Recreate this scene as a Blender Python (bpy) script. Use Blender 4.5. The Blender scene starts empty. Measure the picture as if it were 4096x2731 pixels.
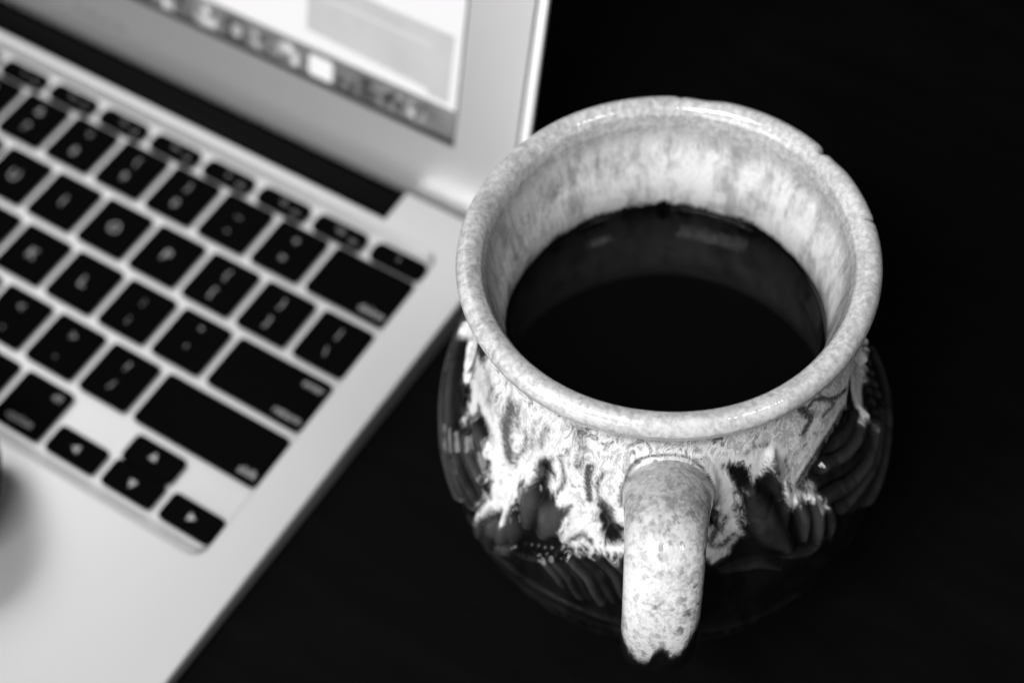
import bpy, math
import numpy as np
from mathutils import Matrix, Vector
from mathutils.geometry import tessellate_polygon

S = bpy.context.scene
COL = S.collection
MM = 0.001
R = math.radians

# ------------------------------------------------------------------ camera
cam_d = bpy.data.cameras.new('camera')
cam = bpy.data.objects.new('camera', cam_d)
COL.objects.link(cam)
cam.matrix_world = Matrix((
    (0.83753, -0.42249, 0.34648, 93.929 * MM),
    (0.54313, 0.71288, -0.44363, -172.971 * MM),
    (-0.05957, 0.55974, 0.82653, 360.510 * MM),
    (0, 0, 0, 1)))
cam_d.sensor_width = 36
cam_d.lens = 57.55
cam_d.clip_start = 0.02
cam_d.clip_end = 20
cam_d.dof.use_dof = True
cam_d.dof.focus_distance = 0.313
cam_d.dof.aperture_fstop = 8.2
cam_d.dof.aperture_blades = 7
S.camera = cam

# ------------------------------------------------------------------ world, lamps, exposure
w = bpy.data.worlds.new('World'); S.world = w; w.use_nodes = True
bg = w.node_tree.nodes['Background']
bg.inputs['Color'].default_value = (1, 1, 1, 1)
bg.inputs['Strength'].default_value = 0.06
S.view_settings.view_transform = 'Standard'
S.view_settings.look = 'None'
S.view_settings.exposure = 0.0
S.view_settings.gamma = 1.0
S.cycles.use_denoising = True
S.cycles.max_bounces = 8


def lamp(name, loc, target, power, sx, sy):
    d = bpy.data.lights.new(name, 'AREA')
    d.shape = 'RECTANGLE'; d.size = sx; d.size_y = sy; d.energy = power
    o = bpy.data.objects.new(name, d); COL.objects.link(o)
    v = Vector(target) - Vector(loc)
    o.matrix_world = Matrix.Translation(loc) @ v.to_track_quat('-Z', 'Y').to_matrix().to_4x4()
    return o


# a window with narrow panes in front, a small lamp to the right, two added fills
KL = Vector((-0.03, -0.33, 0.53))
for i in range(5):
    off = (i - 2) * 0.062
    lamp('window_pane_light', (KL.x + off, KL.y - abs(i - 2) * 0.01, KL.z), (-0.03 + off * .6, 0, 0.05), 0.66, 0.026, 0.20)
lamp('side_lamp', (0.46, -0.10, 0.66), (0, 0, 0.06), 0.9, 0.11, 0.11)
lamp('low_fill_light', (-0.14, -0.76, 0.24), (-0.02, 0, 0.05), 4.2, 0.62, 0.36)  # added soft fill, gives the dark glaze and lid a broad sheen
lamp('deck_fill_light', (-0.86, 0.22, 0.92), (-0.12, 0, 0), 1.5, 0.5, 0.5)  # added fill, brightens the laptop deck more than the lid

# ------------------------------------------------------------------ materials
def mat(name, color=0.5, rough=0.5, metal=0.0, spec=0.5, emit=None):
    m = bpy.data.materials.new(name); m.use_nodes = True
    b = m.node_tree.nodes['Principled BSDF']
    c = (color, color, color, 1)
    b.inputs['Base Color'].default_value = c
    b.inputs['Roughness'].default_value = rough
    b.inputs['Metallic'].default_value = metal
    b.inputs['Specular IOR Level'].default_value = spec
    if emit is not None:
        b.inputs['Emission Color'].default_value = (emit, emit, emit, 1)
        b.inputs['Emission Strength'].default_value = 1.0
    return m


class NT:
    """small helper to wire shader nodes"""
    def __init__(s, m):
        s.t = m.node_tree; s.n = s.t.nodes; s.bsdf = s.n['Principled BSDF']

    def new(s, kind, **kw):
        n = s.n.new(kind)
        for k, v in kw.items(): setattr(n, k, v)
        return n

    def link(s, a, b): s.t.links.new(a, b)

    def put(s, sock, v):
        if hasattr(v, 'is_output') or hasattr(v, 'links'): s.link(v, sock)
        else: sock.default_value = v

    def math(s, op, a, b=0.0, c=0.0, clamp=False):
        n = s.new('ShaderNodeMath', operation=op); n.use_clamp = clamp
        s.put(n.inputs[0], a); s.put(n.inputs[1], b); s.put(n.inputs[2], c)
        return n.outputs[0]

    def vmath(s, op, a, b=(0, 0, 0), scale=None):
        n = s.new('ShaderNodeVectorMath', operation=op)
        s.put(n.inputs[0], a); s.put(n.inputs[1], b)
        if scale is not None: s.put(n.inputs['Scale'], scale)
        return n.outputs[0]

    def noise(s, vec, scale, detail=3.0, rough=0.55, dist=0.0, out='Fac'):
        n = s.new('ShaderNodeTexNoise')
        s.put(n.inputs['Vector'], vec)
        n.inputs['Scale'].default_value = scale; n.inputs['Detail'].default_value = detail
        n.inputs['Roughness'].default_value = rough; n.inputs['Distortion'].default_value = dist
        return n.outputs[out]

    def smooth(s, v, a, b, lo=0.0, hi=1.0):
        n = s.new('ShaderNodeMapRange', interpolation_type='SMOOTHSTEP')
        s.put(n.inputs['Value'], v); s.put(n.inputs['From Min'], a); s.put(n.inputs['From Max'], b)
        s.put(n.inputs['To Min'], lo); s.put(n.inputs['To Max'], hi)
        return n.outputs[0]

    def mix(s, f, a, b):
        n = s.new('ShaderNodeMix', data_type='FLOAT')
        s.put(n.inputs[0], f); s.put(n.inputs[2], a); s.put(n.inputs[3], b)
        return n.outputs[0]

    def attr(s, name, out='Fac'):
        return s.new('ShaderNodeAttribute', attribute_name=name).outputs[out]

    def grey(s, v):
        n = s.new('ShaderNodeCombineColor')
        for i in range(3): s.put(n.inputs[i], v)
        return n.outputs[0]

    def bump(s, h, strength, dist):
        n = s.new('ShaderNodeBump')
        n.inputs['Strength'].default_value = strength; n.inputs['Distance'].default_value = dist
        s.put(n.inputs['Height'], h)
        s.link(n.outputs[0], s.bsdf.inputs['Normal'])


def aluminium(name, base, rough):
    m = mat(name, base, rough, 0.82, 0.5); k = NT(m)
    co = k.new('ShaderNodeTexCoord').outputs['Object']
    g = k.noise(co, 2500.0, 2.0)
    k.link(k.grey(k.smooth(g, 0.2, 0.8, base * 0.97, base * 1.03)), k.bsdf.inputs['Base Color'])
    return m


M = {
    'aluminium': aluminium('anodised_aluminium', 0.78, 0.38),
    'edge': mat('brightened_lid_edge', 0.93, 0.45, 0.15, 0.5),  # paler copy of the aluminium, light on the rim put into its colour
    'key': mat('black_key_plastic', 0.002, 0.6, 0, 0.01),
    'legend': mat('white_key_print', 0.38, 0.6),
    'hinge': mat('black_hinge_plastic', 0.004, 0.6, 0, 0.03),
    'gasket': mat('black_rubber', 0.012, 0.7, 0, 0.2),
    'print': mat('grey_bezel_print', 0.16, 0.6),
    'coffee': mat('black_coffee', 0.0012, 0.05, 0, 0.23),
    'sleeve': mat('black_fabric', 0.006, 0.95, 0, 0.05),
}

# table: near-black, faint wood figure
M['table'] = mat('black_table', 0.004, 0.8, 0, 0.02)
k = NT(M['table'])
co = k.new('ShaderNodeTexCoord').outputs['Object']
g = k.noise(k.vmath('MULTIPLY', co, (3.0, 14.0, 1.0)), 9.0, 5.0, 0.6)
k.link(k.grey(k.smooth(g, 0.3, 0.75, 0.0022, 0.0034)), k.bsdf.inputs['Base Color'])
k.put(k.bsdf.inputs['Roughness'], k.smooth(g, 0.3, 0.7, 0.75, 0.9))
k.bump(g, 0.1, 0.0004)


def glaze(name, handle=False):
    """two glazes: white run over near-black. 'cover' is the signed distance (mm) inside the white run."""
    m = mat(name, 0.5, 0.1, 0, 0.5); k = NT(m)
    co = k.new('ShaderNodeTexCoord').outputs['Object']
    P = k.vmath('SCALE', co, scale=1000.0)                        # millimetres
    cover = k.attr('cover'); zone = k.attr('zone'); ridge = k.attr('ridge')
    tone = k.attr('tone')
    muv = k.attr('muv', 'Vector')                                  # x = mm round the wall, y = mm down the wall
    flow = k.vmath('MULTIPLY', muv, (1.0, 0.42, 1.0))              # runs stretch down the wall
    wv = k.noise(flow, 0.13, 2.5, 0.5, 0.0, 'Color')
    wv = k.vmath('SCALE', k.vmath('SUBTRACT', wv, (0.5, 0.5, 0.5)), scale=13.0)
    wv = k.vmath('MULTIPLY', wv, (1.0, 0.4, 1.0))
    wf = k.vmath('ADD', flow, wv)                                  # swirled coordinates
    n1 = k.noise(wf, 0.24, 5.0, 0.6, 0.6)
    n2 = k.noise(wf, 0.62, 4.0, 0.6, 0.5)
    n3 = k.noise(P, 0.85, 4.0, 0.6, 0.4)
    n4 = k.noise(P, 0.11, 2.0, 0.5)
    n5 = k.noise(wf, 2.0, 3.0, 0.6)
    vein = k.attr('vein')
    edge = k.math('ADD', k.math('MULTIPLY', k.math('SUBTRACT', n1, 0.5), 7.0),
                  k.math('MULTIPLY', k.math('SUBTRACT', n2, 0.5), 3.2))
    f = k.math('ADD', cover, k.math('MULTIPLY', edge, 0.45 if handle else 1.0))
    t = k.smooth(k.math('ADD', f, k.math('MULTIPLY', k.math('SUBTRACT', n5, 0.5), 1.6 if handle else 2.6)), -0.8, 1.4)
    # white glaze: bright pools, grey veins where it runs thin
    veins = k.math('ADD', k.math('MULTIPLY', n1, 0.5), k.math('ADD', k.math('MULTIPLY', n2, 0.35), k.math('MULTIPLY', n5, 0.15)))
    if handle:
        hs = k.math('ADD', k.math('MULTIPLY', n3, 0.55), k.math('MULTIPLY', n4, 0.45))
        light = k.mix(k.smooth(hs, 0.38, 0.56), 0.36, 0.66)
        light = k.math('MULTIPLY', light, k.mix(k.smooth(n5, 0.32, 0.56), 0.84, 1.0))
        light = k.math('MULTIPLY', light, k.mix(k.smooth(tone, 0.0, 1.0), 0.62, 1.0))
        vo = k.new('ShaderNodeTexVoronoi'); vo.inputs['Randomness'].default_value = 1.0
        sp = k.attr('spots')
        wob = k.noise(P, 0.7, 2.0, 0.6, 0.0, 'Color')
        k.put(vo.inputs['Vector'], k.vmath('ADD', k.vmath('MULTIPLY', P, (1, 1, 0.68)), k.vmath('SCALE', wob, scale=2.2)))
        vo.inputs['Scale'].default_value = 0.55
        cell = k.new('ShaderNodeSeparateColor'); k.put(cell.inputs[0], vo.outputs['Color'])
        rad = k.smooth(cell.outputs[0], 0.15, 1.0, 0.0, 0.55)
        spot = k.smooth(vo.outputs['Distance'], k.math('MULTIPLY', rad, 0.6), k.math('ADD', k.math('MULTIPLY', rad, 1.25), 0.04))
        depth = k.math('MULTIPLY', k.mix(sp, 0.24, 0.80), k.smooth(cell.outputs[1], 0.0, 0.8, 0.45, 1.0))
        light = k.math('MULTIPLY', light, k.math('SUBTRACT', 1.0, k.math('MULTIPLY', depth, k.math('SUBTRACT', 1.0, spot))))
    else:
        swirl = k.math('SINE', k.math('ADD', k.math('MULTIPLY', n1, 34.0), k.math('MULTIPLY', n2, 9.0)))
        swirl = k.smooth(swirl, -1.0, 0.3)                         # marbled bands, folded like poured glaze
        grainy = k.smooth(n5, 0.34, 0.60)
        thick = k.smooth(k.math('ADD', veins, k.math('MULTIPLY', k.math('SUBTRACT', tone, 0.75), 0.18)), 0.355, 0.51)
        body = k.mix(thick, k.mix(swirl, 0.12, 0.50), k.mix(swirl, 0.55, 0.86))
        body = k.math('MULTIPLY', body, k.mix(grainy, 0.72, 1.0))
        lipped = k.math('MULTIPLY', k.smooth(f, 0.2, 1.6), k.smooth(f, 4.5, 2.0))
        body = k.mix(k.math('MULTIPLY', lipped, 0.65), body, 0.80)  # glaze gathers white along the edge of a run
        fl2 = k.vmath('ADD', k.vmath('MULTIPLY', muv, (1.0, 0.24, 1.0)), k.vmath('SCALE', wv, scale=0.40))
        n6 = k.math('ADD', k.math('MULTIPLY', k.noise(fl2, 0.20, 4.0, 0.6, 0.4), 0.65), k.math('MULTIPLY', k.noise(P, 0.13, 3.0, 0.6, 0.5), 0.35))
        inner = k.mix(k.smooth(n6, 0.37, 0.56), 0.46, 0.92)
        inner = k.math('MULTIPLY', inner, k.mix(k.smooth(n5, 0.3, 0.6), 0.86, 1.0))
        mott = k.math('ADD', k.math('MULTIPLY', n3, 0.7), k.math('MULTIPLY', n4, 0.3))
        lip = k.mix(k.smooth(mott, 0.36, 0.64), 0.40, 0.63)
        body = k.mix(k.smooth(k.math('ADD', vein, k.math('MULTIPLY', k.math('SUBTRACT', n5, 0.5), 1.6)), 0.05, 0.85), body, 0.07)
        light = k.mix(k.smooth(zone, 0.0, 1.0), body, lip)         # zone 0 body, 1 lip, 2 inside
        light = k.mix(k.smooth(zone, 1.0, 2.0), light, inner)
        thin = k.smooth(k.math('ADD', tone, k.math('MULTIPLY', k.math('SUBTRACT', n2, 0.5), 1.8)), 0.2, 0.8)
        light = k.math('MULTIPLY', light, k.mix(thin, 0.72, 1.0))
    dark = k.mix(k.smooth(ridge, 0.4, 2.4), 0.005, 0.032)           # glaze breaks paler over the relief
    dark = k.math('MULTIPLY', dark, k.smooth(k.noise(wf, 0.16, 4.0, 0.55, 0.6), 0.36, 0.62, 0.6, 1.5))
    mid = k.mix(k.smooth(f, -1.6, 0.2), dark, 0.05)
    k.link(k.grey(k.mix(t, mid, light)), k.bsdf.inputs['Base Color'])
    k.put(k.bsdf.inputs['Roughness'], k.mix(t, 0.15, 0.09))
    rip = k.noise(k.vmath('MULTIPLY', muv, (1, 0.3, 1)), 0.5, 2.0, 0.5)
    k.bump(k.math('ADD', rip, k.math('MULTIPLY', t, 0.25)), 0.15, 0.0012)
    return m


M['glaze'] = glaze('run_glaze')
M['glaze_handle'] = glaze('run_glaze_handle', True)


def screen_mat(name, v, noise=0.0, scale=400.0):
    m = mat(name, 0.01, 0.35, 0, 0.3, v); k = NT(m)
    if noise:
        co = k.new('ShaderNodeTexCoord').outputs['Object']
        g = k.noise(co, scale, 3.0)
        k.link(k.grey(k.smooth(g, 0.3, 0.7, v * (1 - noise), v * (1 + noise))), k.bsdf.inputs['Emission Color'])
    return m


# ------------------------------------------------------------------ object helpers
def link(name, me, m=None, parent=None):
    o = bpy.data.objects.new(name, me); COL.objects.link(o)
    if m is not None: me.materials.append(m)
    if parent is not None: o.parent = parent
    return o


def mesh(name, verts, faces, smooth=False):
    me = bpy.data.meshes.new(name)
    me.from_pydata([tuple(float(c) for c in v) for v in verts], [], faces)
    me.update()
    if smooth: me.polygons.foreach_set('use_smooth', np.ones(len(me.polygons), bool))
    return me


def empty(name, label, cat):
    o = bpy.data.objects.new(name, None); COL.objects.link(o)
    o.empty_display_size = 0.02
    o['label'] = label; o['category'] = cat
    return o


def tag(o, label, cat):
    o['label'] = label; o['category'] = cat


def rrect(x0, x1, y0, y1, r, n=6):
    """counter-clockwise rounded rectangle, 4*(n+1) points"""
    out = []
    for cx, cy, a0 in ((x1 - r, y1 - r, 0), (x0 + r, y1 - r, 90), (x0 + r, y0 + r, 180), (x1 - r, y0 + r, 270)):
        for i in range(n + 1):
            a = R(a0 + 90 * i / n)
            out.append((cx + r * math.cos(a), cy + r * math.sin(a)))
    return out


def stack(loops, cap_top=True, cap_bot=True):
    """loft equal-length loops [(pts, z)] in mm -> verts (m), faces; first loop is the bottom"""
    n = len(loops[0][0]); V = []; F = []
    for pts, z in loops: V += [(x * MM, y * MM, z * MM) for x, y in pts]
    for a in range(len(loops) - 1):
        for i in range(n):
            j = (i + 1) % n
            F.append((a * n + i, a * n + j, (a + 1) * n + j, (a + 1) * n + i))
    if cap_bot: F.append(tuple(range(n - 1, -1, -1)))
    if cap_top: F.append(tuple(range((len(loops) - 1) * n, len(loops) * n)))
    return V, F


def slab(name, x0, x1, y0, y1, z0, z1, r, m, parent, edge=0.15, n=4):
    V, F = stack([(rrect(x0, x1, y0, y1, r, n), z0), (rrect(x0, x1, y0, y1, r, n), z1 - edge),
                  (rrect(x0 + edge * .3, x1 - edge * .3, y0 + edge * .3, y1 - edge * .3, max(r - edge * .3, .02), n), z1 - edge * .3),
                  (rrect(x0 + edge, x1 - edge, y0 + edge, y1 - edge, max(r - edge, .02), n), z1)])
    return link(name, mesh(name, V, F), m, parent)


def text_mesh(body, size, align='CENTER'):
    """lettering as a thin solid mesh, millimetres in, metres out"""
    c = bpy.data.curves.new('lettering', 'FONT')
    c.body = body; c.size = size * MM; c.align_x = align; c.align_y = 'CENTER'
    c.extrude = 0.02 * MM; c.resolution_u = 3
    o = bpy.data.objects.new('lettering', c)
    COL.objects.link(o)
    dg = bpy.context.evaluated_depsgraph_get()
    me = bpy.data.meshes.new_from_object(o.evaluated_get(dg))
    bpy.data.objects.remove(o); bpy.data.curves.remove(c)
    me.materials.clear()
    return me


# ------------------------------------------------------------------ table
tb = link('table_surface', mesh('table_surface', [(-3, -3, 0), (3, -3, 0), (3, 3, 0), (-3, 3, 0)], [(0, 1, 2, 3)]), M['table'])
tb['kind'] = 'structure'

# ------------------------------------------------------------------ laptop
# deck frame: x to the right (0 = right edge of the key block), y to the back (0 = number-key row), z up from the deck
PX, PY = 19.05, 18.48
laptop = empty('laptop', 'open silver laptop with black keys and a lit white screen, left of the mug', 'laptop')
sl = R(1.2)
laptop.location = (-84.3806 * MM, (153 * math.cos(sl) - 142.389) * MM, (153 * math.sin(sl) + 4.5) * MM)
laptop.rotation_euler = (sl, 0, 0)

DX0, DX1, DY0, DY1 = -288.0, 12.0, -153.0, 32.6
SX0, SX1, SY = -254.0, -22.0, 21.9           # hinge notch
KX0, KX1, KY0, KY1 = -275.2, -1.1, -86.3, 19.2  # keyboard well at deck level


def build_deck():
    def corner(cx, cy, r, a0, n=6): return [(cx + r * math.cos(R(a0 + 90 * i / n)), cy + r * math.sin(R(a0 + 90 * i / n))) for i in range(n + 1)]

    def outline(e):   # e = inset
        o = []
        o += corner(DX1 - 9, DY0 + 9, 9 - e, 270)
        o += [(DX1 - e, DY1 - e)]
        o += [(SX1 + e, DY1 - e)] + [(SX1 + e + (0.8 if i == 0 else 0), SY - e + 1.2 * (1 - i)) for i in (1,)]
        o += [(SX0 - e, SY - e), (SX0 - e, DY1 - e)]
        o += [(DX0 + e, DY1 - e)]
        o += corner(DX0 + 9, DY0 + 9, 9 - e, 180)
        return o
    # zB: the underside tapers towards the front
    def zb(y): return -2.6 - 5.4 * (y - DY0) / (DY1 - DY0)
    V = []; F = []
    lo, hi0, hi1 = outline(0.0), outline(0.0), outline(0.45)
    n = len(lo)
    V += [(x * MM, y * MM, zb(y) * MM) for x, y in lo]
    V += [(x * MM, y * MM, -0.45 * MM) for x, y in hi0]
    V += [(x * MM, y * MM, 0.0) for x, y in hi1]
    for a in range(2):
        for i in range(n):
            j = (i + 1) % n
            F.append((a * n + i, a * n + j, (a + 1) * n + j, (a + 1) * n + i))
    F.append(tuple(range(n - 1, -1, -1)))
    # keyboard well: smooth dished wall, floor 1.3 mm below
    prof = [(0.0, 0.0), (0.10, -0.05), (0.22, -0.22), (0.38, -0.55), (0.60, -0.92), (0.82, -1.18), (1.0, -1.25)]
    wx, wy0, wy1 = 0.9, 2.9, 2.8
    loops = []
    for t, z in prof:
        loops.append((rrect(KX0 + wx * t, KX1 - wx * t, KY0 + wy0 * t, KY1 - wy1 * t, 4.2 - 1.2 * t, 6), z))
    b = len(V); hn = len(loops[0][0])
    for pts, z in loops: V += [(x * MM, y * MM, z * MM) for x, y in pts]
    for a in range(len(loops) - 1):
        for i in range(hn):
            j = (i + 1) % hn
            F.append((b + a * hn + j, b + a * hn + i, b + (a + 1) * hn + i, b + (a + 1) * hn + j))
    F.append(tuple(b + (len(loops) - 1) * hn + i for i in range(hn)))
    wall = len(F)
    # flat deck between outline and well
    idx = [2 * n + i for i in range(n)] + [b + i for i in range(hn - 1, -1, -1)]
    polys = [[Vector((x, y, 0)) for x, y in hi1], [Vector((x, y, 0)) for x, y in loops[0][0][::-1]]]
    for t in tessellate_polygon(polys):
        a, c, d = (idx[q] for q in t)
        va, vc, vd = (Vector(V[q]) for q in (a, c, d))
        F.append((a, c, d) if (vc - va).cross(vd - va).z > 0 else (a, d, c))
    me = mesh('deck', V, F)
    sm = np.zeros(len(me.polygons), bool)
    s0 = 2 * n + 1
    sm[s0:s0 + (len(loops) - 1) * hn] = True
    me.polygons.foreach_set('use_smooth', sm)
    return link('deck', me, M['aluminium'], laptop)


build_deck()
# dark trough and hinge barrel inside the notch
V = []; F = []
nb = 20
for x in (SX0 + .4, SX1 - .4):
    for i in range(nb):
        a = 2 * math.pi * i / nb
        V.append((x * MM, (27.6 + 4.9 * math.cos(a)) * MM, (-5.0 + 4.6 * math.sin(a)) * MM))
for i in range(nb):
    j = (i + 1) % nb
    F.append((i, nb + i, nb + j, j))
F += [tuple(range(nb)), tuple(range(2 * nb - 1, nb - 1, -1))]
link('hinge_cover', mesh('hinge_cover', V, F, True), M['hinge'], laptop)
# glass trackpad
slab('trackpad', -190.5, -85.5, -149.0, -89.0, -1.0, 0.25, 3.0, M['aluminium'], laptop)

# keys ------------------------------------------------------------
key_cache = {}


def key(cx, cy, wd, ht, legends=()):
    kk = (round(wd, 2), round(ht, 2))
    if kk not in key_cache:
        hw, hh, r = wd / 2, ht / 2, (2.2 if ht < 7 else 1.5)
        L = []
        for d, z in ((0.0, -1.1), (0.0, -0.35), (0.08, -0.15), (0.25, -0.03), (0.5, 0.0)):
            L.append((rrect(-hw + d, hw - d, -hh + d, hh - d, r - d * .6, 4), z))
        V, F = stack(L, True, True)
        me = mesh('key', V, F); me.materials.append(M['key']); key_cache[kk] = me
    o = link('key', key_cache[kk], None, laptop)
    o.location = (cx * MM, cy * MM, 0)
    for txt, x, y, size, al in legends:
        if callable(txt): me = txt(size)
        else: me = text_mesh(txt, size, al)
        l = link('legend', me, M['legend'], o)
        l.location = (x * MM, y * MM, 0.035 * MM)
    return o


def tri(deg):
    def f(s):
        p = [(math.cos(R(deg + a)) * s * MM, math.sin(R(deg + a)) * s * MM) for a in (0, 125, 235)]
        V = [(x, y, 0.02 * MM) for x, y in p] + [(x, y, -0.02 * MM) for x, y in p]
        return mesh('legend', V, [(0, 1, 2), (5, 4, 3), (0, 3, 4, 1), (1, 4, 5, 2), (2, 5, 3, 0)])
    return f


GAPX, GAPY = 2.5, 2.4


def unit(u0, u1, row, legends, h=None, dy=0.0):
    wd = (u1 - u0) * PX - GAPX
    return key((u0 + u1) / 2 * PX - 0.65, (row - 4) * PY + dy, wd, h or (PY - GAPY), legends)


def one(c): return [(c, 0.0, -0.2, 4.8, 'CENTER')]
def two(a, b): return [(a, 0.0, 3.2, 3.7, 'CENTER'), (b, 0.0, -3.2, 3.7, 'CENTER')]


# number row
x = -14.5
for a, b in zip('~!@#$%^&*()_+', '`1234567890-='):
    unit(x, x + 1, 4, two(a, b)); x += 1
unit(x, 0, 4, [('delete', 12.2, -5.3, 3.3, 'RIGHT')])
# top letter row
unit(-14.5, -13, 3, [('tab', -12.0, -5.3, 3.3, 'LEFT')]); x = -13
for c in 'QWERTYUIOP': unit(x, x + 1, 3, one(c)); x += 1
for a, b in ('{[', '}]', '|\\'): unit(x, x + 1, 3, two(a, b)); x += 1
# home row
unit(-14.5, -12.75, 2, [('caps lock', -14.0, -5.3, 3.3, 'LEFT')]); x = -12.75
for c in 'ASDFGHJKL': unit(x, x + 1, 2, one(c)); x += 1
for a, b in (':;', '"\''): unit(x, x + 1, 2, two(a, b)); x += 1
unit(x, 0, 2, [('enter', 14.4, 4.9, 3.0, 'RIGHT'), ('return', 14.4, -5.3, 3.3, 'RIGHT')])
# bottom letter row
unit(-14.5, -12.25, 1, [('shift', -18.5, -5.3, 3.3, 'LEFT')]); x = -12.25
for c in 'ZXCVBNM': unit(x, x + 1, 1, one(c)); x += 1
for a, b in ('<,', '>.', '?/'): unit(x, x + 1, 1, two(a, b)); x += 1
unit(x, 0, 1, [('shift', 19.0, -5.3, 3.3, 'RIGHT')])
# modifier row
unit(-14.5, -13.5, 0, [('fn', -6.5, -5.3, 3.4, 'LEFT')])
unit(-13.5, -12.5, 0, [('control', -6.5, -5.3, 3.4, 'LEFT')])
unit(-12.5, -11.5, 0, [('alt', -6.5, 5.0, 2.8, 'LEFT'), ('option', -6.5, -5.3, 3.4, 'LEFT')])
unit(-11.5, -10.25, 0, [('cmd', 8.5, 5.0, 2.8, 'RIGHT'), ('command', 9.0, -5.3, 3.4, 'RIGHT')])
unit(-10.25, -5.25, 0, [])
unit(-5.25, -4, 0, [('cmd', -8.5, 5.0, 2.8, 'LEFT'), ('command', -9.0, -5.3, 3.4, 'LEFT')])
unit(-4, -3, 0, [('alt', 6.3, 5.0, 3.0, 'RIGHT'), ('option', 4.6, -5.0, 3.3, 'RIGHT')])
hh = 8.0
unit(-3, -2, 0, [(tri(180), 0, 0, 1.4, '')], hh, -4.1)
unit(-1, 0, 0, [(tri(0), 0, 0, 1.4, '')], hh, -4.1)
unit(-2, -1, 0, [(tri(90), 0, 0.2, 1.4, '')], hh, 4.08)
unit(-2, -1, 0, [(tri(270), 0, -0.2, 1.4, '')], hh, -4.1)
# function row
fw = 14.5 * PX / 14
icons = ['esc', 'o', 'O', '=', '#', '-', '+', '<<', '>|', '>>', 'x', '<)', '<))', 'I']
for i in range(14):
    cx = -14.5 * PX + fw * (i + .5) - 0.65
    lg = [(icons[i], 0.0, 0.4, 2.4, 'CENTER')]
    if 0 < i < 13: lg.append(('F%d' % i, 5.2, -1.2, 1.7, 'CENTER'))
    key(cx, 12.1, fw - GAPX, 6.2, lg)

# lid ------------------------------------------------------------- local frame: x, y up the bezel, z out of the bezel
ang = R(109)
lid_m = Matrix(((1, 0, 0, 0), (0, -math.cos(ang), -math.sin(ang), 36.0 * MM), (0, math.sin(ang), -math.cos(ang), 0), (0, 0, 0, 1)))
LX0, LX1, LY0, LY1 = -288.0, 12.0, -4.0, 186.0
QX0, QX1, QY0, QY1 = -267.0, -10.1, 17.3, 162.0          # opening for the display


def build_lid():
    V = []; F = []
    L = [(rrect(LX0 + 4, LX1 - 4, LY0 + .8, LY1 - 4, 6, 8), -4.4), (rrect(LX0 + .3, LX1 - .3, LY0, LY1 - .3, 9, 8), -1.6),
         (rrect(LX0, LX1, LY0, LY1, 9, 8), -0.25), (rrect(LX0 + .25, LX1 - .25, LY0 + .25, LY1 - .25, 8.8, 8), 0.0)]
    n = len(L[0][0])
    for pts, z in L: V += [(x * MM, y * MM, z * MM) for x, y in pts]
    for a in range(3):
        for i in range(n):
            j = (i + 1) % n
            F.append((a * n + i, a * n + j, (a + 1) * n + j, (a + 1) * n + i))
    F.append(tuple(range(n - 1, -1, -1)))
    b = len(V)
    H = [(rrect(QX0, QX1, QY0, QY1, .6, 2), 0.0), (rrect(QX0 + .1, QX1 - .1, QY0 + .1, QY1 - .1, .6, 2), -1.0)]
    hn = len(H[0][0])
    for pts, z in H: V += [(x * MM, y * MM, z * MM) for x, y in pts]
    for i in range(hn):
        j = (i + 1) % hn
        F.append((b + j, b + i, b + hn + i, b + hn + j))
    F.append(tuple(b + hn + i for i in range(hn)))
    idx = [3 * n + i for i in range(n)] + [b + i for i in range(hn - 1, -1, -1)]
    polys = [[Vector((x, y, 0)) for x, y in L[3][0]], [Vector((x, y, 0)) for x, y in H[0][0][::-1]]]
    for t in tessellate_polygon(polys):
        a, c, d = (idx[q] for q in t)
        va, vc, vd = (Vector(V[q]) for q in (a, c, d))
        F.append((a, c, d) if (vc - va).cross(vd - va).z > 0 else (a, d, c))
    o = link('lid', mesh('lid', V, F), M['aluminium'], laptop)
    o.matrix_local = lid_m
    return o


lid = build_lid()


def frame(name, outer, inner, z0, z1, m, parent):
    (x0, x1, y0, y1, r), (a0, a1, b0, b1, r2) = outer, inner
    L = [(rrect(x0, x1, y0, y1, r, 6), z0), (rrect(x0, x1, y0, y1, r, 6), z1), (rrect(a0, a1, b0, b1, r2, 6), z1), (rrect(a0, a1, b0, b1, r2, 6), z0)]
    V, F = stack(L, False, False)
    return link(name, mesh(name, V, F), m, parent)


frame('rubber_gasket', (LX0 + 2.2, LX1 - 2.2, LY0 + .2, LY1 - 2.2, 7), (LX0 + 3.0, LX1 - 3.0, LY0 + .6, LY1 - 3.0, 6.4), -0.2, 0.18, M['gasket'], lid)
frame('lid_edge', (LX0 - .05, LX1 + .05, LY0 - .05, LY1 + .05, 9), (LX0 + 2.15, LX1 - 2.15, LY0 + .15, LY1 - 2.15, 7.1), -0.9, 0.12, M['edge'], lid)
lt = link('bezel_lettering', text_mesh('MacBook Air', 4.0), M['print'], lid)
lt.location = (-138.4 * MM, 5.9 * MM, 0.03 * MM)

screen = empty('screen', '', '')
del screen['label'], screen['category']
bpy.data.objects.remove(screen)
scr_v = [(QX0 + .3, QY0 + .3), (QX1 - .3, QY0 + .3), (QX1 - .3, QY1 - .3), (QX0 + .3, QY1 - .3)]


def panel(name, pts, z0, z1, m, parent):
    n = len(pts)
    V = [(x * MM, y * MM, z0 * MM) for x, y in pts] + [(x * MM, y * MM, z1 * MM) for x, y in pts]
    F = [tuple(range(n - 1, -1, -1)), tuple(range(n, 2 * n))] + [(i, (i + 1) % n, n + (i + 1) % n, n + i) for i in range(n)]
    return link(name, mesh(name, V, F), m, parent)


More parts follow.
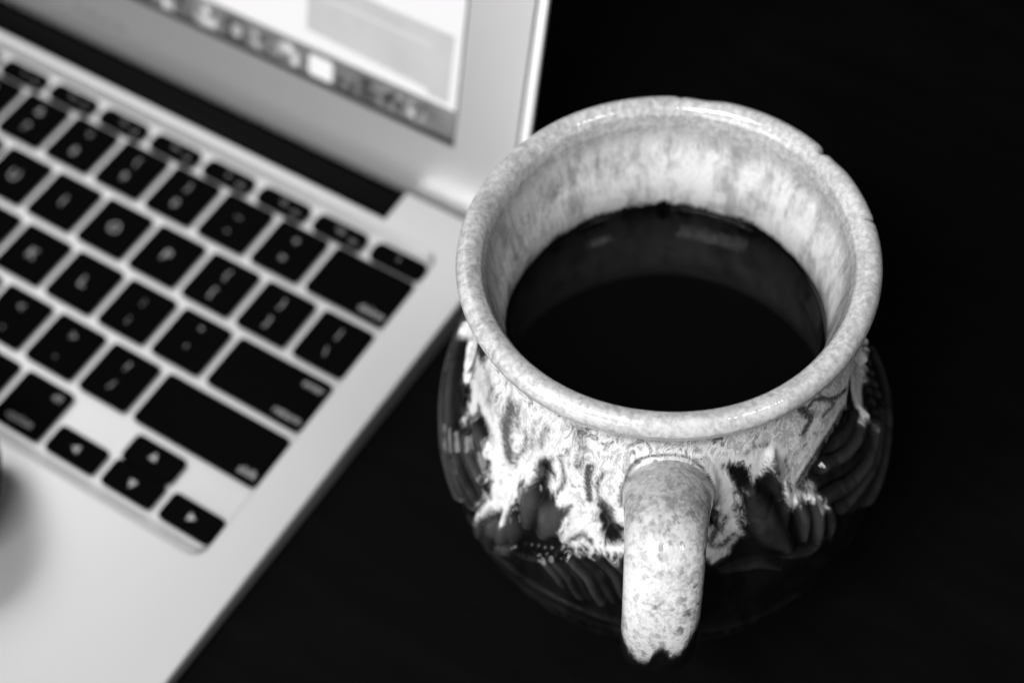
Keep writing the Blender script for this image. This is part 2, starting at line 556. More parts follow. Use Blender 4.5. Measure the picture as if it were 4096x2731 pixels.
screen = panel('screen', [(QX0 + 1.1, QY0 + 1.7), (QX1 - .7, QY0 + 1.7), (QX1 - .7, QY1 - 1.1), (QX0 + 1.1, QY1 - 1.1)], -0.95, -0.7,
               screen_mat('screen_wallpaper', 0.20, 0.35, 90.0), laptop)
screen.matrix_local = lid_m
frame('display_border', (QX0 + .12, QX1 - .12, QY0 + .12, QY1 - .12, .5), (QX0 + 1.1, QX1 - .7, QY0 + 1.7, QY1 - 1.1, .3), -0.97, -0.55, M['gasket'], lid)
white = screen_mat('screen_page', 0.93)
panel('browser_window', rrect(-262, -11.2, 28.2, 156, .6, 2), -0.69, -0.66, white, screen)
panel('chat_panel', [(-61.3, 33.2), (-24.5, 31.6), (-21.5, 31.3), (-19.8, 29.7), (-13.6, 29.7), (-13.6, 50.2), (-61.3, 50.2)], -0.65, -0.62,
      screen_mat('screen_panel', 0.60, 0.06, 60.0), screen)
panel('panel_line', [(-57, 44.2), (-20, 44.2), (-20, 45.4), (-57, 45.4)], -0.61, -0.59, screen_mat('screen_line', 0.70), screen)
icon = [(-131, 22.4, 7.6, 7, .30, 1), (-121.8, 22.4, 7.6, 7, .12, 1), (-112.6, 22.0, 6, 6, .46, 1), (-105, 22.4, 6.0, 7, .09, 1), (-97.4, 22.8, 8.4, 7.4, .40, 2), (-86.4, 22.8, 7.8, 7.4, .12, 1),
        (-77.2, 22.6, 7.4, 7, .24, 2), (-67.4, 22.8, 7.8, 7.2, .42, 3), (-56.0, 22.8, 8.2, 6.6, .95, 1), (-47.4, 23.0, 6.8, 7.4, .11, 1), (-39.6, 23.0, 6.4, 7.4, .12, 1),
        (-31.4, 23.0, 7.0, 6.6, .20, 3), (-23.4, 23.4, 5.8, 6.6, .34, 2)]
dk = screen_mat('screen_dock', 0.19, 0.15, 120.0)
panel('dock_bar', [(-240, 19.2), (-19.0, 19.2), (-19.6, 26.9), (-239, 26.9)], -0.69, -0.66, dk, screen)
for ix, iy, iw, ih, v, kind in icon:
    r = {1: 1.2, 2: 2.4, 3: 3.2}[kind]
    o = panel('dock_icon', rrect(ix - iw / 2, ix + iw / 2, iy - ih / 2, iy + ih / 2, r, 4), -0.65, -0.62,
              screen_mat('screen_icon', v, 0.35 if v < .5 else 0.0, 420.0), screen)
rr_ = np.random.RandomState(11)
for ix, iy, iw, ih, v, kind in icon:
    if v > .9: continue
    for gx in (-.27, .02, .3):
        for gy in (-.24, .22):
            if rr_.rand() < .25: continue
            vv = v * (.25 if rr_.rand() < .6 else 1.9)
            mx, my = ix + gx * iw + rr_.uniform(-.3, .3), iy + gy * ih
            panel('icon_mark', rrect(mx - 1.0, mx + 1.0, my - 1.2, my + 1.2, .5, 2), -0.618, -0.60, screen_mat('screen_mark', round(min(vv, .8), 2)), screen)
panel('icon_mark', rrect(-87.6, -84.2, 20.6, 24.6, 1.6, 4), -0.598, -0.57, screen_mat('screen_mark', .48), screen)
panel('icon_mark', rrect(-34.6, -31.6, 21.8, 25.0, 1.4, 4), -0.598, -0.57, screen_mat('screen_mark_dark', .03), screen)
panel('icon_mark', rrect(-30.0, -28.0, 22.2, 24.2, .9, 4), -0.598, -0.57, screen_mat('screen_mark_dark', .05), screen)
panel('icon_mark', rrect(-66.4, -63.8, 21.6, 24.6, 1.2, 4), -0.598, -0.57, screen_mat('screen_mark', .62), screen)

# ------------------------------------------------------------------ mug
mug = empty('coffee_mug', 'round bellied stoneware mug with white glaze running over black relief, full of coffee', 'mug')


def catmull(pts, step):
    P = np.array(pts, float); P = np.vstack([2 * P[0] - P[1], P, 2 * P[-1] - P[-2]])
    out = []
    for i in range(1, len(P) - 2):
        t = np.linspace(0, 1, 40, endpoint=False)[:, None]
        a, b, c, d = P[i - 1], P[i], P[i + 1], P[i + 2]
        out.append(.5 * (2 * b + (c - a) * t + (2 * a - 5 * b + 4 * c - d) * t ** 2 + (3 * b - a - 3 * c + d) * t ** 3))
    out = np.vstack(out + [P[-2:-1]])
    s = np.r_[0, np.cumsum(np.hypot(*np.diff(out, axis=0).T))]
    q = np.linspace(0, s[-1], max(2, int(s[-1] / step)))
    return np.c_[np.interp(q, s, out[:, 0]), np.interp(q, s, out[:, 1])]


OUT = [(34.5, 0.2), (36.2, 0.3), (37.2, 2), (38.6, 4.2), (42.5, 8.5), (46, 16), (48.6, 24), (50.1, 32), (50.3, 40), (49.4, 48), (47.2, 56), (44.2, 64),
       (41.2, 72), (38.9, 80), (37.3, 87), (37.5, 91.6), (38.9, 95.0), (41.15, 97.3)]
LIP = [(41.15, 97.3), (41.9, 99.2), (41.45, 101.2), (40.0, 102.3), (38.3, 101.9), (37.0, 100.6), (36.1, 98.4)]
INN = [(36.1, 98.4), (35.2, 94.0), (34.2, 88.0), (33.3, 81.5), (33.6, 76.0), (34.9, 71.5), (36.8, 67.5), (39.5, 61.0), (42.5, 52.0), (44.4, 42), (43.8, 28), (40, 16), (30, 8), (12, 6), (0.4, 6)]
po, pl, pi_ = catmull(OUT, .33), catmull(LIP, .30), catmull(INN, .62)
prof = np.vstack([po, pl[1:], pi_[1:]])
zone = np.r_[np.zeros(len(po)), np.ones(len(pl) - 1), 1 + np.clip(np.arange(len(pi_) - 1) / 8.0, 0, 1)]
NT_ = 900
th = -np.pi + 2 * np.pi * np.arange(NT_) / NT_
TH, ZZ = np.meshgrid(np.degrees(th), prof[:, 1])
RR = np.repeat(prof[:, 0][:, None], NT_, 1)
outer = np.repeat((np.arange(len(prof)) < len(po))[:, None], NT_, 1)
U = TH * 0.803       # mm round the wall

rng = np.random.RandomState(7)


def wrap_noise(th_deg, freqs, seed):
    r = np.random.RandomState(seed); s = 0
    for f, a in freqs: s = s + a * np.sin(np.radians(th_deg) * f + r.rand() * 6.28)
    return s


def sdf_poly(poly, X, Y):
    """signed distance, positive inside"""
    P = np.array(poly, float); d2 = np.full(X.shape, 1e9); ins = np.zeros(X.shape, bool)
    for i in range(len(P)):
        a, b = P[i], P[(i + 1) % len(P)]
        e = b - a; wx, wy = X - a[0], Y - a[1]
        t = np.clip((wx * e[0] + wy * e[1]) / (e @ e + 1e-9), 0, 1)
        d2 = np.minimum(d2, (wx - e[0] * t) ** 2 + (wy - e[1] * t) ** 2)
        c = ((a[1] > Y) != (b[1] > Y))
        xi = a[0] + (Y - a[1]) * e[0] / (e[1] if abs(e[1]) > 1e-9 else 1e-9)
        ins ^= c & (X < xi)
    d = np.sqrt(d2)
    return np.where(ins, d, -d)


def deg(poly): return [(a * 0.803, z) for a, z in poly]


LIGHT = [
    [(-131, 95), (-131.0, 79.2), (-140, 74.0), (-150, 66), (-153.6, 61.6), (-142.4, 66.1), (-134.1, 66.9), (-132.8, 62.2), (-133.3, 57.3), (-130.3, 59.3), (-127.0, 64.3), (-128.1, 68.2), (-123.1, 68.4), (-117.5, 67.7), (-116.0, 62.3), (-113.4, 57.7), (-111.3, 53.9), (-112.4, 48.4), (-112.6, 43.9), (-111.0, 48.3), (-108.8, 51.8), (-105.8, 53.3), (-103.9, 52.4), (-103.1, 56.5), (-101.5, 60.2), (-101.5, 64.5), (-98.4, 66.9), (-97.8, 73.1), (-95.1, 74.3), (-95.2, 69.7), (-93.9, 66.9), (-90.2, 66.3), (-87.3, 65.9), (-86.5, 62.2), (-87.0, 57.3), (-85.1, 55.4), (-80.4, 55.8), (-75.3, 56.5), (-70.3, 57.0), (-60, 57), (-50.4, 57.4), (-47.4, 56.0), (-42.8, 58.1), (-39.5, 61.2), (-38.2, 64.7), (-38.9, 70.3), (-37.8, 73.4), (-33.8, 74.4), (-31.1, 76.4), (-28.2, 79.9), (-26.9, 75.2), (-25.8, 71.1), (-25.8, 66.7), (-25.3, 63.6), (-22.8, 63.4), (-20.3, 61.6), (-17.4, 61.1), (-16.3, 57.4), (-15.1, 56.8), (-15.2, 60.6), (-17.3, 65.0), (-19.0, 66.6), (-16.6, 68.7), (-11.4, 71.5), (-6.1, 71.7), (-0.1, 72.4), (5.6, 73.2), (9, 77), (8.6, 70), (8.3, 65.3), (11.6, 61.0), (12.9, 57.2), (14.6, 59.8), (13.8, 64.4), (15.6, 67.0), (19.4, 67.6), (18.6, 71.4), (25.0, 69), (28.1, 74), (30, 95)],
]
DARK = [
    [(-97.0, 74.1), (-97.7, 71.3), (-97.5, 67.4), (-94.7, 68.2), (-94.7, 71.6), (-94.6, 76.0)],
    [(-77.8, 69.6), (-77.8, 65.6), (-77.0, 62.4), (-74.6, 59.9), (-71.1, 60.9), (-70.9, 64.4), (-74.5, 64.8), (-75.9, 67.8)],
    [(-42.9, 80.9), (-41.0, 78.0), (-39.4, 72.8), (-37.8, 70.1), (-34.7, 72.5), (-35.6, 76.5), (-37.4, 79.4)],
    [(-49.0, 70.7), (-48.9, 66.9), (-46.6, 64.9), (-46.8, 68.3), (-47.9, 71.7)],
    [(-148, 74), (-144, 70), (-138, 68), (-136, 73), (-140, 77)],
]
VEINS = [  # thin places in the white: path (deg, mm), half width mm, strength
    ([(-112.8, 80.6), (-112.9, 74.4), (-111.2, 70.3), (-109.0, 67.3)], 1.7, .85), ([(-109.7, 82.1), (-109.9, 77.9)], 1.2, .6),
    ([(-97.4, 83.5), (-98.7, 77.5)], 1.0, .5), ([(-86.7, 87.5), (-86.1, 83.4)], 1.9, .55), ([(-85.0, 79.8), (-85.2, 77.9)], 1.4, .55),
    ([(-82.6, 78.8), (-81.6, 74.3), (-81.7, 69.5)], .8, .85), ([(-76.8, 69.3), (-76.0, 66.1), (-74.3, 62.5)], 1.1, .8),
    ([(-97.3, 72.4), (-96.5, 69.2)], 1.4, .9), ([(-126.9, 79.0), (-122.3, 77.8), (-122.7, 73.8)], 1.5, .5), ([(-91, 78), (-90, 73), (-91, 68)], .7, .6),
    ([(-78.5, 78), (-78.9, 73.5), (-78.2, 70)], .6, .6), ([(-105, 78), (-104.6, 72), (-106, 67)], .7, .55), ([(-101.5, 82), (-102.5, 75)], .7, .45),
    ([(-71.8, 75.3), (-71.9, 78), (-71.3, 80.4), (-70, 82.4), (-67.8, 84.2), (-64.5, 85.4), (-60.8, 85.9), (-57.2, 85.8), (-54, 85.0), (-51.2, 83.6), (-48.8, 81.4), (-47.0, 78.6), (-46.3, 75.4), (-46.8, 72.6), (-48.0, 70.6)], .42, .62),
    ([(-74.3, 92), (-63.5, 91.0), (-58.3, 89.6), (-47.3, 90.6), (-38.3, 92)], 1.6, .42), ([(-49.7, 63.2), (-47.4, 61.1), (-45.5, 63.6)], .8, .8),
    ([(-16.0, 84.8), (-10.9, 86.0), (-1.4, 79.5), (5.0, 77.2)], .55, .8), ([(-7.6, 84.5), (-2.2, 78.5), (-7.6, 79.3)], .5, .7),
    ([(-17.0, 87.0), (-12.6, 81.6), (-15.7, 79.8)], 1.0, .8), ([(1.1, 73.6), (-8.5, 72.2), (-16.0, 69.9), (-20.2, 66.9), (-18.4, 63.8)], .9, .75),
    ([(-47, 60), (-44, 59.5), (-41, 61.5)], .8, .7), ([(-43.8, 67), (-44.2, 63)], .6, .6), ([(-36, 82.5), (-33, 84), (-29, 83)], .8, .45),
    ([(-84, 58), (-81, 60), (-78.6, 58.6)], .8, .65), ([(-88, 61), (-86.4, 66)], .6, .6), ([(-24.5, 76), (-23, 71), (-22.8, 66.5)], .5, .5),
]
cover = np.full(TH.shape, -20.0)
for p in LIGHT: cover = np.maximum(cover, sdf_poly(deg(p), U, ZZ))
for p in DARK: cover = np.minimum(cover, -sdf_poly(deg(p), U, ZZ) - 0.3)
back = ZZ - (64 + wrap_noise(TH, [(5, 3), (9, 3), (17, 2.5), (31, 1.5)], 3))      # plain runs round the far side
away = (TH > 27) | (TH < -140)
cover = np.where(away, np.maximum(back * 0.8, np.where(away, -20, cover)), cover)
cover = np.where(outer & (ZZ > 84), np.maximum(cover, np.minimum(8, (ZZ - 83) * 1.2)), cover)
inner_line = 72.9 + wrap_noise(TH, [(3, .3), (6, .6), (9, .7), (14, .4), (23, .2)], 5)
for a0, hgt, wd in ((147, 1.9, 6), (117, 2.0, 11), (92, .9, 6), (70, 1.2, 9), (168, 1.0, 7)):
    inner_line = inner_line + 0.75 * hgt * np.exp(-((TH - a0) / wd) ** 2)
cin = np.minimum(8, (ZZ - inner_line) * 1.1)
cover = np.where(outer, cover, cin)

# modelled relief: strokes (u deg, z mm) with height and half width in mm
relief = np.zeros(TH.shape)


def stroke(pts, h, wd, close=False):
    global relief
    P = np.array(deg(pts), float)
    # smooth the stroke
    if len(P) > 2:
        Q = []
        E = np.vstack([2 * P[0] - P[1], P, 2 * P[-1] - P[-2]])
        for i in range(1, len(E) - 2):
            for t in np.linspace(0, 1, 5, endpoint=False):
                a, b, c, d = E[i - 1], E[i], E[i + 1], E[i + 2]
                Q.append(.5 * (2 * b + (c - a) * t + (2 * a - 5 * b + 4 * c - d) * t * t + (3 * b - a - 3 * c + d) * t ** 3))
        P = np.vstack(Q + [P[-1:]])
    lo, hi = P.min(0) - 3 * wd, P.max(0) + 3 * wd
    m = outer & (U > lo[0]) & (U < hi[0]) & (ZZ > lo[1]) & (ZZ < hi[1])
    if not m.any(): return
    X, Y = U[m], ZZ[m]
    d2 = np.full(X.shape, 1e9); tt = np.zeros(X.shape); n = len(P) - 1
    for i in range(n):
        a, b = P[i], P[i + 1]; e = b - a
        t = np.clip(((X - a[0]) * e[0] + (Y - a[1]) * e[1]) / (e @ e + 1e-9), 0, 1)
        q = (X - a[0] - e[0] * t) ** 2 + (Y - a[1] - e[1] * t) ** 2
        s = q < d2; d2 = np.where(s, q, d2); tt = np.where(s, (i + t) / n, tt)
    taper = 0.42 + 0.72 * np.sin(np.pi * np.clip(tt, 0.04, 0.96)) ** .7
    val = h * np.exp(-(d2 / (wd * taper) ** 2) ** 1.15 * 0.85) * (0.55 + 0.45 * taper)
    relief[m] = np.maximum(relief[m], val) if h > 0 else relief[m] + val


def dist_line(P, X, Y):
    d2 = np.full(X.shape, 1e9); sg = np.ones(X.shape)
    for i in range(len(P) - 1):
        a, b = P[i], P[i + 1]; e = b - a
        t = ((X - a[0]) * e[0] + (Y - a[1]) * e[1]) / (e @ e + 1e-9)
        t = np.clip(t, -9 if i == 0 else 0, 9 if i == len(P) - 2 else 1)
        dx, dy = X - a[0] - e[0] * t, Y - a[1] - e[1] * t
        q = dx * dx + dy * dy; m = q < d2
        d2 = np.where(m, q, d2); sg = np.where(m, np.sign(e[0] * dy - e[1] * dx), sg)
    return np.sqrt(d2) * sg


def fan(poly, guide, pitch, h):
    """a patch of combed folds running along a guide line"""
    global relief
    P = np.array(deg(poly), float); G = np.array(deg(guide), float)
    lo, hi = P.min(0) - 2, P.max(0) + 2
    m = outer & (U > lo[0]) & (U < hi[0]) & (ZZ > lo[1]) & (ZZ < hi[1])
    X, Y = U[m], ZZ[m]
    d = sdf_poly(P, X, Y)
    q = dist_line(G, X, Y)
    q = q + 0.45 * np.sin(X * .31 + Y * .17) + 0.3 * np.sin(X * .13 - Y * .41 + 2)
    c = np.cos(np.pi * q / pitch)
    f = np.abs(c) ** 0.8 * (0.72 + 0.28 * np.sin(np.floor(q / pitch + .5) * 2.4 + .5))
    e = np.clip((d + .3) / 1.6, 0, 1); e = e * e * (3 - 2 * e)
    relief[m] = np.maximum(relief[m], h * f * e)


# left: clenched leaf-like fingers, pointed leaf and lumps, draped folds, long strands
for p in ([(-113.5, 36), (-112.6, 42), (-111.2, 47.6), (-109, 51)], [(-109.2, 36), (-108.6, 42), (-107.4, 47), (-106, 51)], [(-104.6, 44), (-104.2, 48), (-104, 53)], [(-100, 48.5), (-101, 52), (-102.4, 56.5)],):
    stroke(p, 2.6, 1.75)
stroke([(-107, 39), (-103.5, 41.5), (-100.5, 45.5)], 2.0, 1.6)
stroke([(-99.8, 67), (-98.6, 62), (-97.6, 55.5)], 2.2, 2.4)
stroke([(-89.1, 66), (-90.8, 61), (-92.4, 56)], 2.4, 3.0)
stroke([(-86.9, 63), (-86.6, 57)], 1.6, 1.8)
for i in range(7):
    stroke([(-99 + 1.9 * i, 48.3 + i * .85), (-98.6 + 1.9 * i, 43.8 + i * .95)], 0.7, .55)
stroke([(-106, 42), (-97, 44.5), (-92.1, 47.2), (-88.3, 50.0), (-86.5, 54)], 1.0, .9)
fan([(-96, 47.5), (-87.6, 52.4), (-83.0, 55.2), (-76.0, 56.8), (-66, 56.3), (-62, 48), (-68, 41.9), (-80.0, 38.7), (-89.5, 43.5)],
    [(-97, 49), (-91, 47), (-87.0, 44.2), (-84.2, 39.6), (-82.0, 34.5)], 2.7, 1.9)
fan([(-170, 66), (-158, 62), (-146, 58.5), (-137, 56.5), (-133.8, 55.7), (-125.4, 62.9), (-116.0, 59.9), (-111.5, 52.3), (-113.4, 45.5), (-119.4, 39.8), (-132.9, 33), (-150, 30), (-170, 36)],
    [(-150, 58), (-136.0, 52.3), (-131.6, 48.2), (-125.4, 46.1), (-116.2, 44.7)], 3.6, 2.3)
stroke([(-126.5, 65.2), (-121.2, 63.7), (-116.2, 62.5)], 2.0, 1.6)
stroke([(-124, 62), (-119.5, 60.2), (-115.5, 57.5)], 1.6, 1.2)
for i in range(5):
    stroke([(-146 + i * 2.5, 72 - i * 2.3), (-142.5 + i * 2.2, 70 - i * 2.3)], 1.0, 1.1)
# lower band of small leaves
for i in range(22):
    a = -132 + i * 7.5
    stroke([(a, 21.5), (a + 2.2, 18.0), (a + 5.4, 15.5)], 1.2, 1.1)
    stroke([(a + 3, 22.5), (a + 4.6, 19.2), (a + 7.4, 16.8)], 0.9, .8)
stroke([(a, 26.5 + .8 * math.sin(a * .2)) for a in range(-170, 60, 8)], 0.9, .9)
stroke([(a, 11.5) for a in range(-170, 60, 8)], 0.8, .9)
stroke([(a, 33.0 + 1.2 * math.sin(a * .12)) for a in range(-122, -60, 6)], 0.9, .9)
# right: pointed leaf, broad leaf, fingers, sweeping strands, beads
stroke([(-28.4, 80), (-28.2, 74.0), (-27.6, 67)], 2.0, 1.7)
stroke([(-35.6, 72), (-34.4, 66), (-31, 59), (-27.5, 53)], 2.2, 2.8)
stroke([(-25.4, 70), (-25.6, 64), (-27.5, 58)], 1.4, 1.4)
stroke([(-22.3, 63.5), (-21.6, 58.7), (-22.5, 53)], 2.2, 1.6)
stroke([(-17.8, 62.0), (-17.2, 55.9), (-18.5, 49.2)], 2.2, 1.6)
stroke([(-13.6, 58.0), (-13.2, 52), (-14.6, 47)], 1.8, 1.4)
stroke([(-29, 51), (-24.5, 49), (-20.5, 47.4), (-16, 48.2)], 1.3, 1.2)
stroke([(-45.3, 52.6), (-40, 52.6), (-35.1, 51.6), (-30, 47.5)], 1.2, 1.3)
fan([(3.8, 70.5), (-6.6, 69.8), (-13.5, 67.8), (-17.2, 64.5), (-14.8, 56.6), (-10.1, 49.6), (2.2, 40.9), (18, 35), (36, 36), (34, 50), (13.8, 58.7), (11.4, 67.0)],
    [(26, 60), (14.5, 56.2), (6.7, 54.0), (-5.6, 55.6), (-14.3, 58.6)], 4.2, 2.3)
stroke([(36.0, 60), (31, 52.0), (26, 47)], 2.0, 1.6)
for r_ in range(2):
    for i in range(6):
        stroke([(21.2 + r_ * 6 - i * .9, 73.0 - i * 3.0), (22.0 + r_ * 6 - i * .9, 72.2 - i * 3.0)], 1.5, 1.1)

ridge = relief.copy()
stroke([(-72.6, 71), (-72.4, 78.5), (-69.5, 84.0), (-64, 87.0), (-58, 87.2), (-52.5, 86.2), (-48.5, 82.5), (-46.2, 77.5), (-46.8, 71)], 1.5, 1.2)
fade = np.clip(np.minimum((ZZ - 3) / 4, (86 - ZZ) / 4), 0, 1)
RR = RR + (relief * 0.95 - 1.15 * np.clip(np.minimum((ZZ - 6) / 10, (78 - ZZ) / 14), 0, 1)) * np.where(outer, fade, 0)
# white glaze lies thicker than the black, wall slightly hand-thrown
RR = RR + np.where(outer, 0.25 / (1 + np.exp(-np.clip(cover, -8, 8) * 1.5)), 0)
RR = RR + 0.16 * np.sin(np.radians(TH) * 2 + .6) + 0.10 * np.sin(np.radians(TH) * 3 + 2.0)
ZO = ZZ + np.where(ZZ > 70, (ZZ - 70) / 30 * (0.28 * np.sin(np.radians(TH) * 2 - .4) + 0.16 * np.sin(np.radians(TH) * 5 + 1.1)), 0)
# chips and dents in the lip
lipw = np.clip((ZZ - 92) / 4, 0, 1) * np.clip((RR - 37.0) / 3.5, 0, 1)
for a, wd, dp in CHIPS if 'CHIPS' in globals() else ((68.2, 1.3, 0.75), (64.5, 4.0, 0.35), (109, 5.0, .40), (41.0, 0.8, .6), (116, 1.0, .25)):
    g = np.exp(-((TH - a) / wd) ** 2)
    RR -= dp * g * lipw; ZO -= dp * .5 * g * lipw

rows = len(prof)
Vx = RR * np.cos(np.radians(TH)) * MM; Vy = RR * np.sin(np.radians(TH)) * MM; Vz = ZO * MM
verts = np.stack([Vx, Vy, Vz], -1).reshape(-1, 3).astype(np.float32)


def grid_mesh(name, verts, rows, cols, wrap):
    c = cols if wrap else cols - 1
    i, j = np.meshgrid(np.arange(rows - 1), np.arange(c), indexing='ij')
    jn = (j + 1) % cols
    q = np.stack([i * cols + j, i * cols + jn, (i + 1) * cols + jn, (i + 1) * cols + j], -1).reshape(-1, 4)
    me = bpy.data.meshes.new(name)
    me.vertices.add(len(verts)); me.vertices.foreach_set('co', verts.ravel())
    me.loops.add(q.size); me.loops.foreach_set('vertex_index', q.ravel().astype(np.int32))
    me.polygons.add(len(q)); me.polygons.foreach_set('loop_start', np.arange(0, q.size, 4, dtype=np.int32))
    me.polygons.foreach_set('use_smooth', np.ones(len(q), bool))
    me.update(calc_edges=True); me.validate()
    return me


def put_vec(me, name, vals):
    a = me.attributes.new(name, 'FLOAT_VECTOR', 'POINT'); a.data.foreach_set('vector', np.asarray(vals, np.float32).ravel())


def put_attr(me, name, vals):
    a = me.attributes.new(name, 'FLOAT', 'POINT'); a.data.foreach_set('value', np.asarray(vals, np.float32).ravel())


vein = np.zeros(TH.shape)
for path, wd, st in VEINS:
    P = np.array(deg(path), float)
    lo, hi = P.min(0) - 6, P.max(0) + 6
    m = outer & (U > lo[0]) & (U < hi[0]) & (ZZ > lo[1]) & (ZZ < hi[1])
    X, Y = U[m], ZZ[m]
    X = X + 0.55 * np.sin(Y * .45 + X * .2)
    wd = wd * 1.25
    d2 = np.full(X.shape, 1e9)
    for i in range(len(P) - 1):
        a, b = P[i], P[i + 1]; e = b - a
        t = np.clip(((X - a[0]) * e[0] + (Y - a[1]) * e[1]) / (e @ e + 1e-9), 0, 1)
        d2 = np.minimum(d2, (X - a[0] - e[0] * t) ** 2 + (Y - a[1] - e[1] * t) ** 2)
    vein[m] = np.maximum(vein[m], st * np.exp(-d2 / wd ** 2 * .8))
me = grid_mesh('body', verts, rows, NT_, True)
put_attr(me, 'vein', vein)
put_attr(me, 'cover', np.clip(cover, -20, 20)); put_attr(me, 'ridge', ridge)
put_attr(me, 'zone', np.repeat(zone[:, None], NT_, 1))
SA = np.r_[0, np.cumsum(np.hypot(*np.diff(prof, axis=0).T))]
seam = np.where(outer | (RR > 36.4), 120.0, -60.0)
put_vec(me, 'muv', np.stack([((TH - seam) % 360) * 0.72, np.repeat(SA[:, None], NT_, 1), np.where(outer, 0, 50.0)], -1))
kk = np.arange(len(prof)); e0, e1 = len(po), len(po) + len(pl) - 1
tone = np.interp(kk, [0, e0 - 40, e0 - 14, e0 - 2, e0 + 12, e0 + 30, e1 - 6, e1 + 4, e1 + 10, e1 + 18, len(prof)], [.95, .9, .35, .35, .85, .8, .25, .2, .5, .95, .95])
tone = tone[:, None] - 0.35 * np.clip(np.cos(np.radians(TH - 190)), 0, 1) * np.where(outer, 0, 1)  # left inner wall greyer: mottled glaze, partly shade put into the colour
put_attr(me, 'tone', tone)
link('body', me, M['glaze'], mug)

# handle: swept strap, flared where it meets the neck ------------------------------------
HP = catmull([(37.5, 77.6), (41.5, 80.2), (47.5, 83.0), (53.8, 83.4), (59.6, 79.6), (63.6, 72.5), (64.6, 63), (62.6, 53), (58.5, 44.5), (52.5, 38), (45, 34)], .5)
HA = R(-60.2)
n1, n2 = len(HP), 120
s = np.r_[0, np.cumsum(np.hypot(*np.diff(HP, axis=0).T))]
T = np.gradient(HP, axis=0); T /= np.linalg.norm(T, axis=1)[:, None]
N = np.c_[T[:, 1], -T[:, 0]] * -1.0       # outward side of the strap
hw = np.interp(s, [0, 8, 13, 20, 35, 55, 75, 100], [9.4, 8.7, 8.1, 7.7, 7.45, 7.3, 7.4, 8.3])
ht = np.interp(s, [0, 8, 14, 30, 60, 100], [5.6, 5.3, 5.1, 5.0, 5.0, 5.6])
ph = 2 * np.pi * np.arange(n2) / n2
cs, sn = np.cos(ph), np.sin(ph)
ex = 2 / 2.5
exs = np.interp(s, [0, 14, 26], [1.0, .95, .8])[:, None]
A_ = np.sign(cs)[None] * np.abs(cs)[None] ** exs; B_ = np.sign(sn)[None] * np.abs(sn)[None] ** exs
lat = hw[:, None] * A_; nor = ht[:, None] * B_
rho = HP[:, 0][:, None] + N[:, 0][:, None] * nor
zz = HP[:, 1][:, None] + N[:, 1][:, None] * nor
zz = zz - 0.05 * lat ** 2 * np.clip(1 - s / 20, 0, 1)[:, None]
drift = np.interp(s, [0, 45, 100], [0.9, -1.0, -1.0])[:, None]
lat2 = lat + drift
hx = rho * math.cos(HA) - lat2 * math.sin(HA); hy = rho * math.sin(HA) + lat2 * math.cos(HA)
hv = np.stack([hx, hy, zz], -1).reshape(-1, 3).astype(np.float32) * MM
hm = grid_mesh('handle', hv, n1, n2, True)
sg = np.repeat(s[:, None], n2, 1)
end = np.interp(lat, [-9, -7, -5, -3, -2, -.8, .3, 1.5, 3, 4.5, 6, 8, 9], [38, 40, 44, 48, 47.5, 39, 37, 40, 43, 40.5, 36, 33.5, 33])
le = np.linspace(-12, 12, 481); ge = np.interp(le, [-9, -7, -5, -3, -2, -.8, .3, 1.5, 3, 4.5, 6, 8, 9], [38.5, 40.5, 44.5, 48, 46.5, 40, 38, 41, 43.5, 41, 36.5, 34, 33.5])
gk = np.exp(-(np.arange(-24, 25) * .05 / .55) ** 2); ge = np.convolve(np.pad(ge, 24, mode='edge'), gk / gk.sum(), 'valid')
end = np.interp(lat, le, ge) - 1.2 + .35 * np.sin(lat * 3.1 + 1) + .25 * np.sin(lat * 6.3)
hc = np.clip((end - sg) * 0.6, -12, 10)
hc = np.minimum(hc, 10)
put_attr(hm, 'cover', hc); put_attr(hm, 'ridge', np.zeros(hc.shape)); put_attr(hm, 'zone', np.zeros(hc.shape))
put_attr(hm, 'vein', np.zeros(hc.shape))
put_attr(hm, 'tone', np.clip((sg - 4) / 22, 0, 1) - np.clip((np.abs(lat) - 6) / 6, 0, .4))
put_vec(hm, 'muv', np.stack([lat, sg, np.zeros(hc.shape)], -1))
put_attr(hm, 'spots', np.clip(0.45 + lat / 14, 0, 1) * np.clip((sg - 12) / 8, 0, 1))
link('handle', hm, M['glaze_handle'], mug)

# coffee ------------------------------------------------------------------------------------
ZC = 72.0
rc = float(np.interp(ZC, pi_[::-1][:, 1], pi_[::-1][:, 0]))
V = []; F = []
ring = [(0.0, 0.0), (rc * .5, 0.0), (rc - 2.6, 0.0), (rc - 1.3, 0.04), (rc - .5, 0.22), (rc + .05, 0.7), (rc - .2, -1.2)]
nc = 96
V.append((0, 0, ZC * MM))
for r, dz in ring[1:]:
    for i in range(nc): V.append((r * math.cos(2 * math.pi * i / nc) * MM, r * math.sin(2 * math.pi * i / nc) * MM, (ZC + dz) * MM))
for i in range(nc): F.append((0, 1 + i, 1 + (i + 1) % nc))
for a in range(len(ring) - 2):
    for i in range(nc):
        j = (i + 1) % nc
        F.append((1 + a * nc + i, 1 + (a + 1) * nc + i, 1 + (a + 1) * nc + j, 1 + a * nc + j))
F.append(tuple(1 + (len(ring) - 2) * nc + i for i in range(nc - 1, -1, -1)))
cf = link('coffee', mesh('coffee', V, F, True), M['coffee'])
tag(cf, 'black coffee inside the round white-glazed mug', 'coffee')

# black sleeve resting on the palm rest, mostly out of the picture ---------------------------
sleeve = empty('black_sleeve', 'black fabric sleeve cuff on the palm rest at the left edge of the picture', 'sleeve')


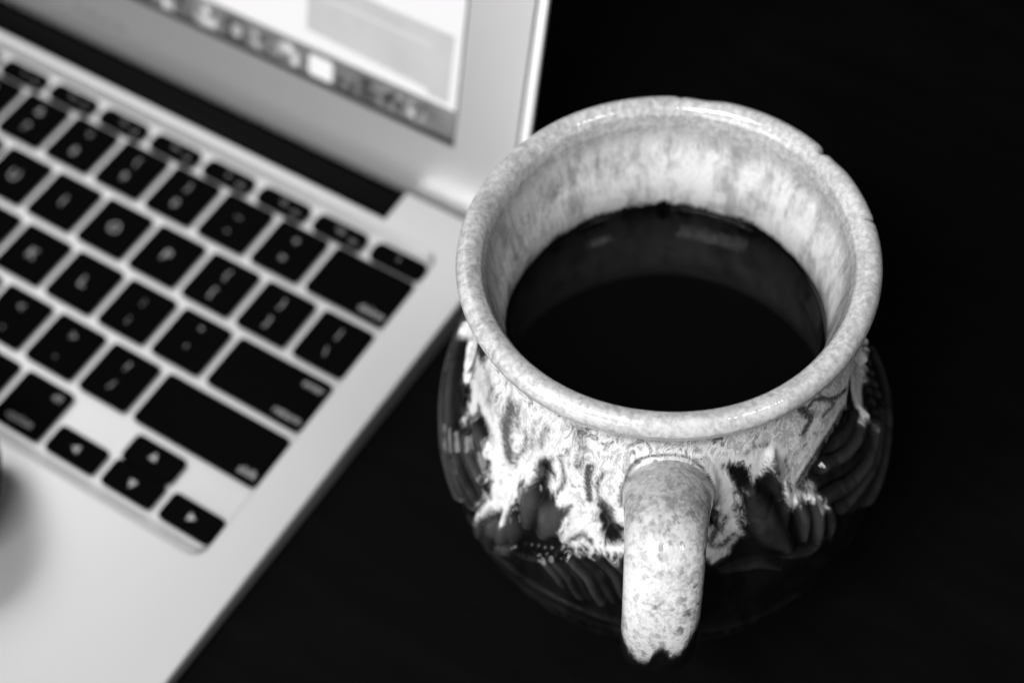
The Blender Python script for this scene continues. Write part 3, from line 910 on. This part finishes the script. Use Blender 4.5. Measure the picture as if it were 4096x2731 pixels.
def build_sleeve():
    a = np.array([-62.5, -104.5, 15.5]); b = np.array([-196.0, -205.0, 30.0])
    d = (b - a) / np.linalg.norm(b - a); sx = np.cross(d, [0, 0, 1]); sx /= np.linalg.norm(sx); up = np.cross(sx, d)
    L = np.linalg.norm(b - a); n = 48; r = np.random.RandomState(3)
    ts = np.r_[[-.075, -.072, -.062, -.045, -.02], np.linspace(0, 1, 60)]
    rad = np.r_[[.02, .45, .75, .93, 1.0], np.ones(60)]
    V = []
    for t, q in zip(ts, rad):
        for i in range(n):
            ph = 2 * math.pi * i / n
            wr = 1 + .035 * math.sin(t * 46 + 1.6 * math.sin(ph * 2 + 1)) + .03 * math.sin(t * 23 + ph * 3) + .02 * math.sin(ph * 5 + t * 11)
            R_ = (17 + 9 * max(t, 0)) * q * wr
            V.append(a + d * L * t + sx * R_ * 1.15 * math.cos(ph) + up * max(R_ * .9 * math.sin(ph), -14.5 - 12 * max(t, 0)))
    Mx = Matrix.Translation(laptop.location) @ laptop.rotation_euler.to_matrix().to_4x4()
    V = [Mx @ Vector(tuple(v * MM)) for v in np.array(V)]
    rows = len(ts)
    F = [(k * n + i, k * n + (i + 1) % n, (k + 1) * n + (i + 1) % n, (k + 1) * n + i) for k in range(rows - 1) for i in range(n)]
    F += [tuple(range(n - 1, -1, -1)), tuple((rows - 1) * n + i for i in range(n))]
    link('fabric', mesh('fabric', V, F, True), M['sleeve'], sleeve)
    # stitched hem round the cuff
    V = []; F = []
    m = 8
    for i in range(n):
        ph = 2 * math.pi * i / n
        for j in range(m):
            q = 2 * math.pi * j / m
            R_ = 17.4 + .9 * math.cos(q)
            p = a + d * (6 + 2.4 * math.sin(q)) + sx * R_ * 1.15 * math.cos(ph) + up * max(R_ * .9 * math.sin(ph), -15.0)
            V.append(Mx @ Vector(tuple(p * MM)))
    for i in range(n):
        for j in range(m):
            F.append((i * m + j, i * m + (j + 1) % m, ((i + 1) % n) * m + (j + 1) % m, ((i + 1) % n) * m + j))
    link('hem', mesh('hem', V, F, True), M['sleeve'], sleeve)


build_sleeve()
